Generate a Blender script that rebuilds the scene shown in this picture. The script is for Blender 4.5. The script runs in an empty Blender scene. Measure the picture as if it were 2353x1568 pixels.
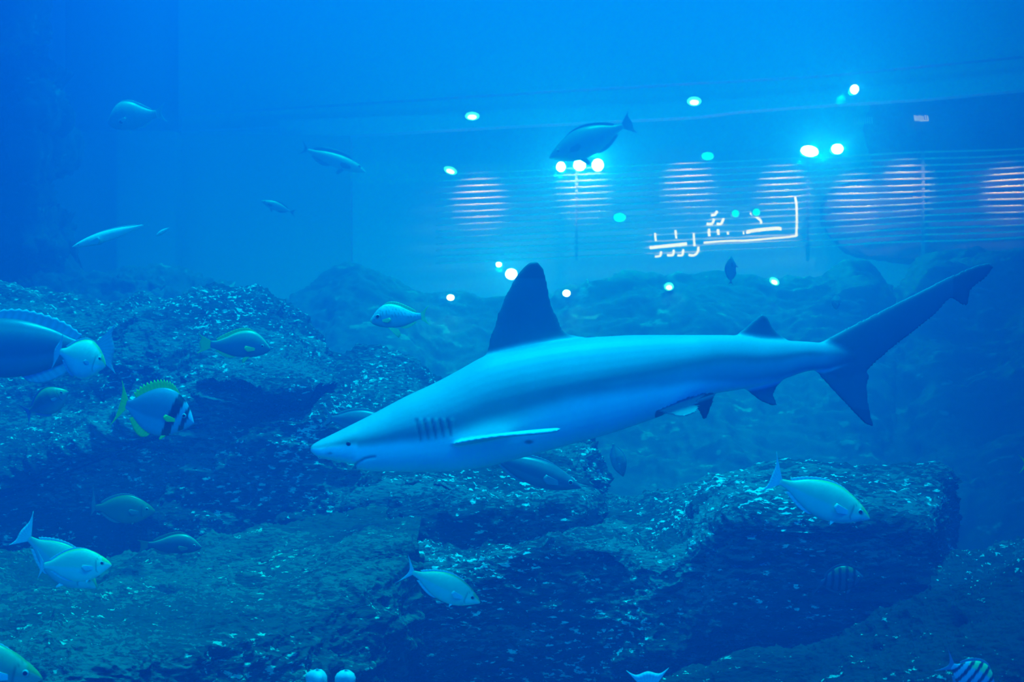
import bpy, math, random
import numpy as np
from mathutils import Vector, Matrix

random.seed(7)
sc = bpy.context.scene
COL = sc.collection
R0 = math.radians

# ------------------------------------------------------------------ camera, light, exposure
LENS = 52.0
S = 36.0 / LENS / 2353.0            # metres per pixel per metre of distance
CAMZ = 2.0
def at(px, py, D):
    """point of the place that lies D metres into the tank at this bearing"""
    return Vector(((px - 1176.5) * S * D, D, CAMZ - (py - 784.0) * S * D))

cam_d = bpy.data.cameras.new('camera')
cam_d.lens = LENS; cam_d.sensor_width = 36.0; cam_d.clip_end = 200
cam_d.dof.use_dof = True; cam_d.dof.focus_distance = 5.4; cam_d.dof.aperture_fstop = 7.0
cam = bpy.data.objects.new('camera', cam_d); COL.objects.link(cam)
cam.location = (0, 0, CAMZ); cam.rotation_euler = (R0(90), 0, 0)
sc.camera = cam

sc.view_settings.view_transform = 'Standard'; sc.view_settings.look = 'None'
sc.view_settings.exposure = 0.0; sc.view_settings.gamma = 1.0
sc.view_settings.use_curve_mapping = False

world = bpy.data.worlds.new('world'); sc.world = world; world.use_nodes = True
WB = world.node_tree.nodes['Background']
WB.inputs[0].default_value = (0.0, 0.03, 1.42, 1); WB.inputs[1].default_value = 1.0

def light(name, kind, energy, color, loc, rot=(0, 0, 0), **kw):
    l = bpy.data.lights.new(name, kind); l.energy = energy; l.color = color
    for k, v in kw.items(): setattr(l, k, v)
    o = bpy.data.objects.new(name, l); COL.objects.link(o); o.location = loc; o.rotation_euler = rot
    return o
# tank lights high above the open water
light('tank_key_light', 'SUN', 20.5, (0.0, 0.35, 1.0), (0, 5, 12), (R0(-5), R0(4), 0), angle=R0(14))
light('front_tank_light', 'AREA', 280, (0.0, 0.48, 1.0), (0, 1.3, 5.6), (R0(50), 0, 0), shape='RECTANGLE', size=7, size_y=.5)
# unseen area light added low behind the reef to brighten the hall
light('hall_fill_light', 'AREA', 680, (0.0, 0.40, 1.0), (1.0, 18.2, 1.0), (R0(122), 0, 0), shape='RECTANGLE', size=14, size_y=1.0)

cy = sc.cycles
cy.use_denoising = True
cy.max_bounces = 6; cy.diffuse_bounces = 2; cy.glossy_bounces = 2; cy.transmission_bounces = 4
cy.transparent_max_bounces = 12; cy.volume_bounces = 0
cy.caustics_reflective = False; cy.caustics_refractive = False
cy.sample_clamp_indirect = 4.0

# ------------------------------------------------------------------ object helpers
def tag(o, label=None, cat=None, group=None, kind=None):
    if label: o['label'] = label
    if cat: o['category'] = cat
    if group: o['group'] = group
    if kind: o['kind'] = kind
    return o
def mesh_obj(name, verts, faces, mat, parent=None, smooth=True, cols=None):
    me = bpy.data.meshes.new(name)
    me.from_pydata([tuple(v) for v in verts], [], [tuple(f) for f in faces]); me.update()
    if smooth: me.polygons.foreach_set('use_smooth', [True] * len(me.polygons))
    if cols is not None:
        a = me.color_attributes.new('Col', 'FLOAT_COLOR', 'POINT')
        flat = np.ones((len(verts), 4), dtype=np.float32); flat[:, :3] = np.asarray(cols, dtype=np.float32)[:, :3]
        a.data.foreach_set('color', flat.ravel())
    me.materials.append(mat)
    o = bpy.data.objects.new(name, me); COL.objects.link(o)
    if parent: o.parent = parent
    return o
def empty(name, loc):
    o = bpy.data.objects.new(name, None); COL.objects.link(o); o.location = loc; o.empty_display_size = .1
    return o
def box_mesh(lo, hi):
    x0, y0, z0 = lo; x1, y1, z1 = hi
    v = [(x0,y0,z0),(x1,y0,z0),(x1,y1,z0),(x0,y1,z0),(x0,y0,z1),(x1,y0,z1),(x1,y1,z1),(x0,y1,z1)]
    f = [(0,3,2,1),(4,5,6,7),(0,1,5,4),(1,2,6,5),(2,3,7,6),(3,0,4,7)]
    return v, f
def box(name, lo, hi, mat, parent=None, bevel=0.0):
    v, f = box_mesh(lo, hi); o = mesh_obj(name, v, f, mat, parent, smooth=False)
    if bevel:
        m = o.modifiers.new('bevel', 'BEVEL'); m.width = bevel; m.segments = 2
    return o
def prism(name, pts, D, depth, mat, parent=None, bevel=0.0):
    """a flat-fronted slab of real thickness: outline seen at distance D, extruded straight back"""
    f0 = [at(x, y, D) for x, y in pts]; n = len(f0)
    v = f0 + [p + Vector((0, depth, 0)) for p in f0]
    f = [tuple(range(n)), tuple(range(2*n-1, n-1, -1))] + [(i, i+n, (i+1) % n + n, (i+1) % n) for i in range(n)]
    o = mesh_obj(name, v, f, mat, parent, smooth=False)
    if bevel:
        m = o.modifiers.new('bevel', 'BEVEL'); m.width = bevel; m.segments = 2
    return o

# ------------------------------------------------------------------ materials
def new_mat(name):
    m = bpy.data.materials.new(name); m.use_nodes = True
    nt = m.node_tree; b = nt.nodes['Principled BSDF']
    return m, nt, b
def simple(name, color, rough=.6, emit=None, strength=0, noise=0.0, scale=5.0, metallic=0.0):
    m, nt, b = new_mat(name)
    b.inputs['Base Color'].default_value = (*color, 1); b.inputs['Roughness'].default_value = rough
    b.inputs['Metallic'].default_value = metallic
    if noise:
        tc = nt.nodes.new('ShaderNodeTexCoord'); n = nt.nodes.new('ShaderNodeTexNoise'); n.inputs['Scale'].default_value = scale
        r = nt.nodes.new('ShaderNodeValToRGB')
        r.color_ramp.elements[0].position = .3; r.color_ramp.elements[1].position = .7
        r.color_ramp.elements[0].color = (*[c*(1-noise) for c in color], 1)
        r.color_ramp.elements[1].color = (*[min(1, c*(1+noise)) for c in color], 1)
        nt.links.new(tc.outputs['Object'], n.inputs['Vector']); nt.links.new(n.outputs['Fac'], r.inputs['Fac'])
        nt.links.new(r.outputs['Color'], b.inputs['Base Color'])
    if emit:
        b.inputs['Emission Color'].default_value = (*emit, 1); b.inputs['Emission Strength'].default_value = strength
    return m
def vcol_mat(name, rough=.45, spec=.4, bump=0.0, bscale=60, mottling=0.0):
    m, nt, b = new_mat(name)
    a = nt.nodes.new('ShaderNodeAttribute'); a.attribute_name = 'Col'
    b.inputs['Roughness'].default_value = rough; b.inputs['Specular IOR Level'].default_value = spec
    tc = nt.nodes.new('ShaderNodeTexCoord')
    src = a.outputs['Color']
    if mottling:
        n = nt.nodes.new('ShaderNodeTexNoise'); n.inputs['Scale'].default_value = 9; n.inputs['Detail'].default_value = 5
        mr = nt.nodes.new('ShaderNodeMapRange'); mr.inputs[1].default_value = .3; mr.inputs[2].default_value = .7
        mr.inputs[3].default_value = 1 - mottling; mr.inputs[4].default_value = 1 + mottling
        mx = nt.nodes.new('ShaderNodeVectorMath'); mx.operation = 'SCALE'
        nt.links.new(tc.outputs['Object'], n.inputs['Vector']); nt.links.new(n.outputs['Fac'], mr.inputs[0])
        nt.links.new(src, mx.inputs[0]); nt.links.new(mr.outputs[0], mx.inputs['Scale']); src = mx.outputs[0]
    nt.links.new(src, b.inputs['Base Color'])
    if bump:
        n = nt.nodes.new('ShaderNodeTexNoise'); n.inputs['Scale'].default_value = bscale
        bp = nt.nodes.new('ShaderNodeBump'); bp.inputs['Strength'].default_value = bump; bp.inputs['Distance'].default_value = .005
        nt.links.new(tc.outputs['Object'], n.inputs['Vector']); nt.links.new(n.outputs['Fac'], bp.inputs['Height'])
        nt.links.new(bp.outputs['Normal'], b.inputs['Normal'])
    return m
def rock_mat(name, dark, pale, amount=.5, scale=14.0, bump=.9, patch=.9, speck=.842):
    """dark porous rock under broken pale crusts of coralline growth"""
    m, nt, b = new_mat(name); N = nt.nodes; L = nt.links
    tc = N.new('ShaderNodeTexCoord')
    mp = N.new('ShaderNodeMapping'); mp.inputs['Rotation'].default_value = (0, R0(32), 0); mp.inputs['Scale'].default_value = (.5, 1, 1.5)
    L.new(tc.outputs['Object'], mp.inputs['Vector'])
    n1 = N.new('ShaderNodeTexNoise'); n1.inputs['Scale'].default_value = scale; n1.inputs['Detail'].default_value = 9; n1.inputs['Roughness'].default_value = .68
    n2 = N.new('ShaderNodeTexNoise'); n2.inputs['Scale'].default_value = 3.1; n2.inputs['Detail'].default_value = 5
    n3 = N.new('ShaderNodeTexNoise'); n3.inputs['Scale'].default_value = scale*2.0; n3.inputs['Detail'].default_value = 4; n3.inputs['Roughness'].default_value = .6
    vo = N.new('ShaderNodeTexVoronoi'); vo.inputs['Scale'].default_value = scale*2.2
    for n in (n1, n2, n3, vo): L.new(mp.outputs[0], n.inputs['Vector'])
    add = N.new('ShaderNodeMath'); add.operation = 'MULTIPLY_ADD'; add.inputs[1].default_value = patch
    L.new(n2.outputs['Fac'], add.inputs[0]); L.new(n3.outputs['Fac'], add.inputs[2])
    ramp = N.new('ShaderNodeValToRGB'); e = ramp.color_ramp.elements
    sh = (patch-.55)*.5; e[0].position = .775 + sh - .1*amount; e[0].color = (*dark, 1); e[1].position = .90 + sh - .08*amount; e[1].color = (*pale, 1)
    k = ramp.color_ramp.elements.new(.835 + sh - .1*amount); k.color = (*[d*.55+p*.16 for d, p in zip(dark, pale)], 1)
    L.new(add.outputs[0], ramp.inputs['Fac'])
    # scattered bright specks of crust and tube worms, thicker in some patches
    mp2 = N.new('ShaderNodeMapping'); mp2.inputs['Rotation'].default_value = (0, R0(-28), 0); mp2.inputs['Scale'].default_value = (.55, 1, 1.5)
    L.new(tc.outputs['Object'], mp2.inputs['Vector'])
    n4 = N.new('ShaderNodeTexNoise'); n4.inputs['Scale'].default_value = scale*1.5; n4.inputs['Detail'].default_value = 3; n4.inputs['Roughness'].default_value = .62
    n5 = N.new('ShaderNodeTexNoise'); n5.inputs['Scale'].default_value = 2.6; n5.inputs['Detail'].default_value = 3
    L.new(mp2.outputs[0], n4.inputs['Vector']); L.new(tc.outputs['Object'], n5.inputs['Vector'])
    ma = N.new('ShaderNodeMath'); ma.operation = 'MULTIPLY_ADD'; ma.inputs[1].default_value = .45
    L.new(n5.outputs['Fac'], ma.inputs[0]); L.new(n4.outputs['Fac'], ma.inputs[2])
    mr = N.new('ShaderNodeMapRange'); mr.inputs[1].default_value = speck; mr.inputs[2].default_value = speck + .05
    L.new(ma.outputs[0], mr.inputs[0])
    mix = N.new('ShaderNodeMix'); mix.data_type = 'RGBA'; L.new(mr.outputs[0], mix.inputs[0])
    L.new(ramp.outputs['Color'], mix.inputs[6]); mix.inputs[7].default_value = (*[min(1, 1.1*p) for p in pale], 1)
    L.new(mix.outputs[2], b.inputs['Base Color'])
    b.inputs['Roughness'].default_value = .75; b.inputs['Specular IOR Level'].default_value = .25
    hs = N.new('ShaderNodeMath'); hs.operation = 'MULTIPLY_ADD'; hs.inputs[1].default_value = -.35
    L.new(vo.outputs['Distance'], hs.inputs[0]); L.new(n1.outputs['Fac'], hs.inputs[2])
    bp = N.new('ShaderNodeBump'); bp.inputs['Strength'].default_value = bump; bp.inputs['Distance'].default_value = .05
    L.new(hs.outputs[0], bp.inputs['Height']); L.new(bp.outputs['Normal'], b.inputs['Normal'])
    return m

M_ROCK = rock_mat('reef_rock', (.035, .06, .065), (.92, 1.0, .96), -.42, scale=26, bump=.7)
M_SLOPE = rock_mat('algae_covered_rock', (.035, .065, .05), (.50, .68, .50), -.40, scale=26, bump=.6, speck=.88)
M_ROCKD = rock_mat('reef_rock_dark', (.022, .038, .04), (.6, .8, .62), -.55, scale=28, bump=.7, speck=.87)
M_FAR = rock_mat('far_reef', (.05, .07, .08), (.20, .25, .25), -.3, scale=4, bump=.3, speck=.86)
M_WALL = simple('hall_wall_cyan_cast', (.10, .74, .88), .6, noise=.03, scale=.6)  # cyan cast of the hall light put into the wall colour
M_WALLB = simple('hall_side_wall', (.22, .24, .30), .6, noise=.05, scale=.7)
M_CEIL = simple('hall_ceiling_paint', (.45, .5, .6), .7)
M_FASCIA = simple('fascia_panel', (.85, .6, .75), .5)
M_GAP = simple('shadow_gap', (.62, .66, .7), .7)
M_SLAT = simple('brushed_slat', (.95, .88, .9), .3, metallic=.0)
M_SLATBACK = simple('slat_backing', (.45, .5, .55), .6)
M_FIXT = simple('lamp_housing', (.6, .62, .62), .4)
M_POLE = simple('steel_pole', (.35, .38, .4), .4)
M_LAMP = simple('lamp_lens', (.9, .9, .9), .3, emit=(1.0, 1.0, 1.0), strength=9)
M_LAMPS = simple('downlight_lens', (.9, .9, .9), .3, emit=(.8, 1.0, .72), strength=8)
M_LAMPW = simple('downlight_reflector', (.9, .9, .9), .3, emit=(.05, .8, .55), strength=4.0)
M_LAMPC = simple('small_cyan_lens', (.9, .9, .9), .3, emit=(.0, .75, .7), strength=2.6)
M_SIGN = simple('neon_tube', (.9, .85, .9), .4, emit=(1.0, .50, .50), strength=3.6)
M_SIGN2 = simple('dim_neon_tube', (.8, .7, .8), .4, emit=(1.0, .55, .8), strength=1.1)
M_SAND = simple('tank_sand', (.35, .35, .3), .9, noise=.2, scale=3)

# glass of the tank
def glass_mat():
    m = bpy.data.materials.new('acrylic'); m.use_nodes = True; nt = m.node_tree; nt.nodes.clear()
    o = nt.nodes.new('ShaderNodeOutputMaterial'); t = nt.nodes.new('ShaderNodeBsdfTransparent'); g = nt.nodes.new('ShaderNodeBsdfGlossy')
    g.inputs['Roughness'].default_value = .02; f = nt.nodes.new('ShaderNodeFresnel'); f.inputs['IOR'].default_value = 1.2
    t.inputs[0].default_value = (.98, .99, 1, 1)
    mx = nt.nodes.new('ShaderNodeMixShader')
    nt.links.new(f.outputs[0], mx.inputs[0]); nt.links.new(t.outputs[0], mx.inputs[1]); nt.links.new(g.outputs[0], mx.inputs[2])
    nt.links.new(mx.outputs[0], o.inputs['Surface']); return m
M_GLASS = glass_mat()

# the water: one even body of it, scattering and absorbing light
def water_mat():
    m = bpy.data.materials.new('sea_water'); m.use_nodes = True; nt = m.node_tree; nt.nodes.clear()
    o = nt.nodes.new('ShaderNodeOutputMaterial'); s = nt.nodes.new('ShaderNodeVolumeScatter'); a = nt.nodes.new('ShaderNodeVolumeAbsorption')
    s.inputs['Color'].default_value = (.20, .205, .92, 1); s.inputs['Density'].default_value = .19; s.inputs['Anisotropy'].default_value = .35
    a.inputs['Color'].default_value = (.0, .45, .95, 1); a.inputs['Density'].default_value = .05
    ad = nt.nodes.new('ShaderNodeAddShader')
    nt.links.new(s.outputs[0], ad.inputs[0]); nt.links.new(a.outputs[0], ad.inputs[1]); nt.links.new(ad.outputs[0], o.inputs['Volume'])
    return m
M_WATER = water_mat()

# ------------------------------------------------------------------ the setting
FARW = 16.5     # far window
w = box('water', (-8.9, .99, -.5), (8.9, FARW-.01, 8.2), M_WATER); tag(w, 'clear blue sea water filling the whole tank', 'water', kind='stuff')
o = box('window_1', (-8, .88, -.5), (8, .96, 8.2), M_GLASS); tag(o, kind='structure')
o = box('window_2', (-9, FARW, -.5), (9, FARW+.1, 8.6), M_GLASS); tag(o, kind='structure')
o = box('floor', (-9.4, .9, -.8), (9.4, FARW+.2, -.5), M_SAND); tag(o, kind='structure')
# hall beyond the far window
o = box('wall_back', (-14, 25.0, -.8), (14, 25.3, 10), M_WALL); tag(o, kind='structure')
o = box('wall_left', (-14.3, FARW+.1, -.8), (-14, 25.3, 10), M_WALLB); tag(o, kind='structure')
o = box('wall_right', (14, FARW+.1, -.8), (14.3, 25.3, 10), M_WALLB); tag(o, kind='structure')
o = box('ceiling', (-14.3, FARW+.1, 9.6), (14.3, 25.3, 10), M_CEIL); tag(o, kind='structure')

v_ = [(1.6, 1.0), (2.0, 5.0), (3.25, 10.0), (3.6, FARW), (9.4, FARW), (9.4, 1.0)]
o = mesh_obj('light_blocker_right', [(x, y, 8.35) for x, y in v_] + [(x, y, 8.6) for x, y in v_], [tuple(range(6)), tuple(range(11, 5, -1))] + [(i, i+6, (i+1) % 6 + 6, (i+1) % 6) for i in range(6)], M_WALLB, smooth=False)
tag(o, kind='structure')     # unseen slab added over the right of the tank to shade it
v_ = [(-9.4, 1.0), (-9.4, FARW), (-3.7, FARW), (-2.8, 9.0), (-1.2, 1.0)]
o = mesh_obj('light_blocker_left', [(x, y, 8.35) for x, y in v_] + [(x, y, 8.6) for x, y in v_], [tuple(range(5)), tuple(range(9, 4, -1))] + [(i, i+5, (i+1) % 5 + 5, (i+1) % 5) for i in range(5)], M_WALLB, smooth=False)
tag(o, kind='structure')     # unseen slab added over the left to darken that side

# ------------------------------------------------------------------ vectorised noise
def _hash(ix, iy, iz, seed):
    h = (ix.astype(np.int64)*374761393 + iy.astype(np.int64)*668265263 + iz.astype(np.int64)*2147483647 + seed*1274126177) & 0xffffffff
    h = ((h ^ (h >> 13)) * 1274126177) & 0xffffffff
    return ((h ^ (h >> 16)) & 0xffff) / 32767.5 - 1.0
def vnoise(P, seed=0):
    I = np.floor(P).astype(np.int64); F = P - I; F = F*F*(3-2*F)
    r = 0
    for dx in (0, 1):
        wx = F[:, 0] if dx else 1-F[:, 0]
        for dy in (0, 1):
            wy = F[:, 1] if dy else 1-F[:, 1]
            for dz in (0, 1):
                wz = F[:, 2] if dz else 1-F[:, 2]
                r = r + wx*wy*wz*_hash(I[:, 0]+dx, I[:, 1]+dy, I[:, 2]+dz, seed)
    return r
def fbm(P, octaves=5, gain=.5, seed=0, ridged=False):
    a = 1.0; t = 0; P = P.copy()
    for k in range(octaves):
        n = vnoise(P, seed+k*17)
        if ridged: n = 1 - 2*np.abs(n)
        t = t + a*n; a *= gain; P = P*2.03 + 11.7
    return t
def smooth_curve(pts, n):
    """Catmull-Rom through the rows of pts, n samples"""
    P = np.asarray(pts, dtype=float); m = len(P); t = np.linspace(0, m-1, n); i = np.clip(t.astype(int), 0, m-2); f = (t-i)[:, None]
    if P.ndim == 3: f = f[:, :, None]
    g = lambda k: P[np.clip(k, 0, m-1)]
    p0, p1, p2, p3 = g(i-1), g(i), g(i+1), g(i+2)
    return .5*((2*p1)+(-p0+p2)*f+(2*p0-5*p1+4*p2-p3)*f**2+(-p0+3*p1-3*p2+p3)*f**3)
def lin(xs, table):
    tx, ty = zip(*table); return np.interp(xs, tx, ty)

def grid_rock(name, rows, mat, nu=420, nv=200, amp=.12, fine=.018, freq=1.6, seed=1, label=None, cat='rock', closed_ends=True, ledge=0.0):
    """rows of points in the place, from the hidden back foot over the crest to the front foot"""
    G = np.array([[tuple(p) for p in r] for r in rows], dtype=float)          # rows x cols x 3
    G = np.array([smooth_curve(r, nu) for r in G]); G = smooth_curve(G, nv)     # nv x nu x 3
    du = np.gradient(G, axis=1); dv = np.gradient(G, axis=0)
    nr = np.cross(dv, du); nr /= (np.linalg.norm(nr, axis=2, keepdims=True)+1e-9)
    if nr[:, :, 2].mean() < 0: nr = -nr
    P = G.reshape(-1, 3); Nn = nr.reshape(-1, 3)
    warp = np.stack([vnoise(P*1.1+7, seed+91), vnoise(P*1.1+31, seed+92), vnoise(P*1.1+53, seed+93)], 1)*.35
    Q = P + warp
    h = amp*(fbm(Q*freq, 4, .5, seed, ridged=True) - .4) + fine*fbm(Q*freq*6.5*np.array([.7, 1, 1.5]), 5, .62, seed+5, ridged=True)
    if ledge:
        zz = P[:, 2]*3.1 + .6*vnoise(P*.9, seed+3); h = h + ledge*(np.abs((zz % 1)-.5)*2-.5)
    P = P + Nn*h[:, None]
    me = bpy.data.meshes.new(name)
    idx = np.arange(nv*nu).reshape(nv, nu)
    q = np.stack([idx[:-1, :-1], idx[1:, :-1], idx[1:, 1:], idx[:-1, 1:]], -1).reshape(-1, 4)
    # orient outward
    me.vertices.add(len(P)); me.vertices.foreach_set('co', P.astype(np.float32).ravel())
    me.loops.add(q.size); me.loops.foreach_set('vertex_index', q.astype(np.int32).ravel())
    me.polygons.add(len(q)); me.polygons.foreach_set('loop_start', np.arange(0, q.size, 4, dtype=np.int32))
    me.polygons.foreach_set('use_smooth', np.ones(len(q), dtype=bool))
    me.update(calc_edges=True); me.validate()
    me.materials.append(mat)
    o = bpy.data.objects.new(name, me); COL.objects.link(o)
    if label: tag(o, label, cat)
    return o

def rock_rows(xs, tables):
    """tables: list of (y table, distance table) by picture bearing"""
    return [[at(x, float(lin(x, ty)), float(lin(x, td))) for x in xs] for ty, td in tables]
def C(v): return [(0, v)]
def shift(t, d): return [(x, y+d) for x, y in t]

# ------------------------------------------------------------------ reef rocks
def build_reef():
    inf = 1e9
    # ---- front ledge, left part: a broad slope running down towards the window
    xs = [-500, -300, -150, -40, 60, 160, 260, 360, 460, 560, 660, 760, 840, 900, 960]
    crest = [(-500,1370),(-150,1335),(0,1322),(100,1302),(200,1288),(300,1272),(420,1278),(560,1262),(700,1252),(800,1228),(870,1216),(960,1240)]
    edge = [(-500,1560),(0,1520),(300,1490),(480,1470),(640,1425),(760,1375),(860,1310),(960,1280)]
    mid = [(x, .5*lin(x, crest)+.5*lin(x, edge)) for x in range(-500, 961, 60)]
    rows = rock_rows(xs, [(shift(crest, 700), C(7.2)), (shift(crest, 120), C(6.9)), (crest, C(6.1)), (mid, C(5.3)),
                          (edge, [(-500,4.3),(300,4.4),(700,4.9),(960,5.3)]), (shift(edge, 90), [(-500,4.2),(300,4.25),(700,4.75),(960,5.2)]),
                          (shift(edge, 400), [(-500,4.1),(300,4.15),(700,4.6),(960,5.15)]), (shift(edge, 1100), [(-500,4.1),(960,5.1)])])
    grid_rock('sloping_reef_rock', rows, M_SLOPE, 460, 340, amp=.065, fine=.015, freq=1.9, seed=3, ledge=.015,
              label='broad sloping dark rock at lower left, pale crusts scattered over it')
    # ---- front ledge, right part
    xs = [700, 730, 800, 860, 920, 1010, 1100, 1220, 1330, 1420, 1500, 1580, 1650, 1740, 1860, 1980, 2080, 2130, 2148, 2158, 2164, 2172]
    crest = [(700,1330),(780,1240),(870,1214),(940,1226),(1010,1246),(1100,1218),(1220,1192),(1330,1196),(1400,1193),(1500,1182),(1580,1152),(1650,1130),(1740,1110),(1860,1096),(2000,1097),(2100,1099),(2148,1102),(2160,1108),(2172,1135)]
    edge = [(700,1420),(800,1330),(900,1296),(1000,1310),(1100,1300),(1180,1282),(1260,1250),(1380,1240),(1450,1268),(1510,1292),(1570,1278),(1640,1215),(1700,1185),(1780,1165),(1860,1168),(2000,1180),(2100,1200),(2145,1225),(2170,1300)]
    mid = [(x, .45*lin(x, crest)+.55*lin(x, edge)) for x in range(700, 2171, 30)]
    side = [(700,6.0),(730,5.4),(2080,5.15),(2130,5.15),(2148,5.25),(2158,5.5),(2164,5.9),(2172,6.5)]
    up = lambda t, d: [(x, y+d) for x, y in t]
    rows = rock_rows(xs, [(shift(crest, 900), C(7.2)), (shift(crest, 200), C(7.0)), (shift(crest, 14), C(6.5)), (crest, C(6.2)), (mid, [(x, y+.45) for x, y in side]),
                          (edge, side), (shift(edge, 60), [(x, y-.05) for x, y in side]), (shift(edge, 200), [(x, y-.05) for x, y in side]),
                          (shift(edge, 420), [(x, y-.02) for x, y in side]), (shift(edge, 1000), [(x, y-.1) for x, y in side])])
    grid_rock('reef_ledge', rows, M_ROCK, 620, 340, amp=.05, fine=.015, freq=1.9, seed=11,
              label='long flat-topped rock ledge across the front with a dark upright face')
    # ---- bottom right rocks
    xs = [1300, 1450, 1560, 1640, 1704, 1805, 1886, 1967, 2032, 2109, 2149, 2190, 2230, 2290, 2360, 2460, 2600, 2800]
    crest = [(1300,1760),(1450,1640),(1619,1568),(1704,1541),(1805,1536),(1886,1508),(1967,1472),(2032,1440),(2109,1404),(2149,1382),(2190,1370),(2240,1345),(2353,1325),(2800,1290)]
    rows = rock_rows(xs, [(shift(crest, 900), C(5.0)), (shift(crest, 150), C(4.9)), (crest, C(4.5)), (shift(crest, 50), C(4.25)),
                          (shift(crest, 130), C(3.95)), (shift(crest, 260), C(3.75)), (shift(crest, 600), C(3.6)), (shift(crest, 1300), C(3.55))])
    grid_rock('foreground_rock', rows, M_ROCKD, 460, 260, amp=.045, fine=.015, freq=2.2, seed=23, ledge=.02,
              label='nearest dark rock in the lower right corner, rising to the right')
    xs = [2120, 2140, 2165, 2200, 2240, 2290, 2353, 2450, 2600, 2800]
    crest = [(2120,1420),(2140,1350),(2165,1322),(2200,1308),(2280,1292),(2353,1276),(2800,1200)]
    rows = rock_rows(xs, [(shift(crest, 900), C(6.3)), (shift(crest, 100), C(6.1)), (crest, C(5.6)), (shift(crest, 30), C(5.2)),
                          (shift(crest, 75), C(4.95)), (shift(crest, 200), C(4.9)), (shift(crest, 900), C(4.9))])
    grid_rock('reef_rock', rows, M_ROCK, 240, 160, amp=.03, fine=.02, freq=2.4, seed=29,
              label='low rock at the right edge behind the nearest corner rock')
    # ---- middle distance, left
    xs = [-600, -400, -200, -80, 40, 140, 240, 330, 420, 500, 560]
    crest = [(-600,640),(-100,680),(0,682),(130,686),(260,700),(420,720),(560,790)]
    edge = [(-600,1120),(0,1078),(100,1040),(200,1004),(300,962),(420,920),(560,900)]
    mid = [(x, .6*lin(x, crest)+.4*lin(x, edge)) for x in range(-600, 561, 60)]
    mid2 = [(x, .25*lin(x, crest)+.75*lin(x, edge)) for x in range(-600, 561, 60)]
    rows = rock_rows(xs, [(shift(crest, 900), C(9.9)), (shift(crest, 150), C(9.5)), (crest, C(8.6)), (mid, C(7.9)), (mid2, C(7.3)),
                          (edge, C(6.7)), (shift(edge, 60), C(6.65)), (shift(edge, 200), C(6.65)), (shift(edge, 1300), C(6.6))])
    grid_rock('reef_slope', rows, M_ROCK, 380, 320, amp=.06, fine=.018, freq=1.7, seed=31,
              label='rock slope at the left edge ending in a dark overhung face')
    xs = [236, 246, 268, 300, 345, 390, 430, 480, 540, 600, 660, 710, 745, 762, 772]
    crest = [(236,880),(246,800),(268,762),(300,735),(345,712),(390,698),(430,692),(520,684),(600,679),(660,722),(710,780),(745,830),(772,880)]
    edge = [(236,960),(268,855),(300,848),(345,850),(420,890),(520,902),(640,900),(740,895),(772,900)]
    mid = [(x, .55*lin(x, crest)+.45*lin(x, edge)) for x in range(236, 773, 12)]
    rows = rock_rows(xs, [(shift(crest, 700), C(8.9)), (shift(crest, 100), C(8.7)), (crest, C(8.0)),
                          (mid, [(236,7.6),(345,7.45),(600,7.2),(772,7.5)]), (edge, [(236,7.3),(345,7.2),(500,6.6),(700,6.6),(772,7.1)]),
                          (shift(edge, 50), [(236,7.2),(345,7.1),(500,6.55),(772,7.0)]), (shift(edge, 600), [(236,7.2),(500,6.5),(772,7.0)])])
    grid_rock('reef_boulder', rows, M_ROCK, 340, 260, amp=.05, fine=.018, freq=2.0, seed=37,
              label='rounded boulder with a pointed crest left of the shark')
    xs = [300, 380, 460, 560, 660, 745, 800, 860, 960, 1060, 1150, 1240, 1305, 1338, 1352, 1358]
    crest = [(300,1010),(420,950),(560,930),(700,905),(745,886),(800,858),(860,851),(960,880),(1060,905),(1180,930),(1300,958),(1365,978),(1390,1010)]
    edge = [(300,1040),(420,985),(560,955),(700,950),(800,960),(900,985),(1000,1015),(1180,1040),(1390,1080)]
    low = [(300,1200),(700,1200),(830,1180),(900,1160),(1390,1190)]
    zd = [(300,6.7),(1305,6.35),(1338,6.6),(1352,7.2),(1358,7.7)]
    rows = rock_rows(xs, [(shift(crest, 900), C(8.4)), (shift(crest, 120), C(8.2)), (crest, C(7.7)), (edge, [(x, y+.2) for x, y in zd]),
                          (shift(edge, 70), zd), (low, [(300,6.65),(800,6.3),(1000,6.0),(1305,5.95),(1338,6.3),(1352,7.0),(1358,7.6)]),
                          (shift(low, 90), [(300,6.6),(800,6.25),(1000,5.85),(1305,5.8),(1338,6.2),(1352,7.0),(1358,7.6)]),
                          (shift(low, 1000), [(300,6.6),(1305,5.9),(1352,7.0),(1358,7.6)])])
    grid_rock('stepped_reef_block', rows, M_ROCK, 520, 320, amp=.075, fine=.018, freq=1.9, seed=41, ledge=.05,
              label='big stepped rock block directly behind and under the shark')
    # ---- far reef
    xs = list(range(440, 2800, 90))
    crest = [(440,715),(600,735),(690,705),(760,665),(830,645),(900,660),(940,704),(1060,710),(1180,706),(1290,706),(1380,688),(1440,678),(1540,684),(1680,662),(1760,678),(1860,676),(1925,652),(1975,645),(2000,668),(2060,694),(2090,650),(2140,625),(2240,615),(2353,600),(2800,480)]
    rows = rock_rows(xs, [(shift(crest, 700), C(15.8)), (shift(crest, 60), C(15.6)), (crest, C(14.6)), (shift(crest, 60), C(13.8)), (shift(crest, 170), C(12.8)),
                          (shift(crest, 300), C(11.6)), (shift(crest, 450), C(10.6)), (shift(crest, 650), C(10.0)), (shift(crest, 1100), C(9.6))])
    grid_rock('distant_reef', rows, M_FAR, 420, 260, amp=.12, fine=.03, freq=.9, seed=53,
              label='hazy distant reef bank behind the shark, below the bright far window', cat='reef')
    # left tower of coral rock
    cols = [-900, -650, -400, -250, -120, -40, 40, 100, 145, 165]
    rows = []
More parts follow.
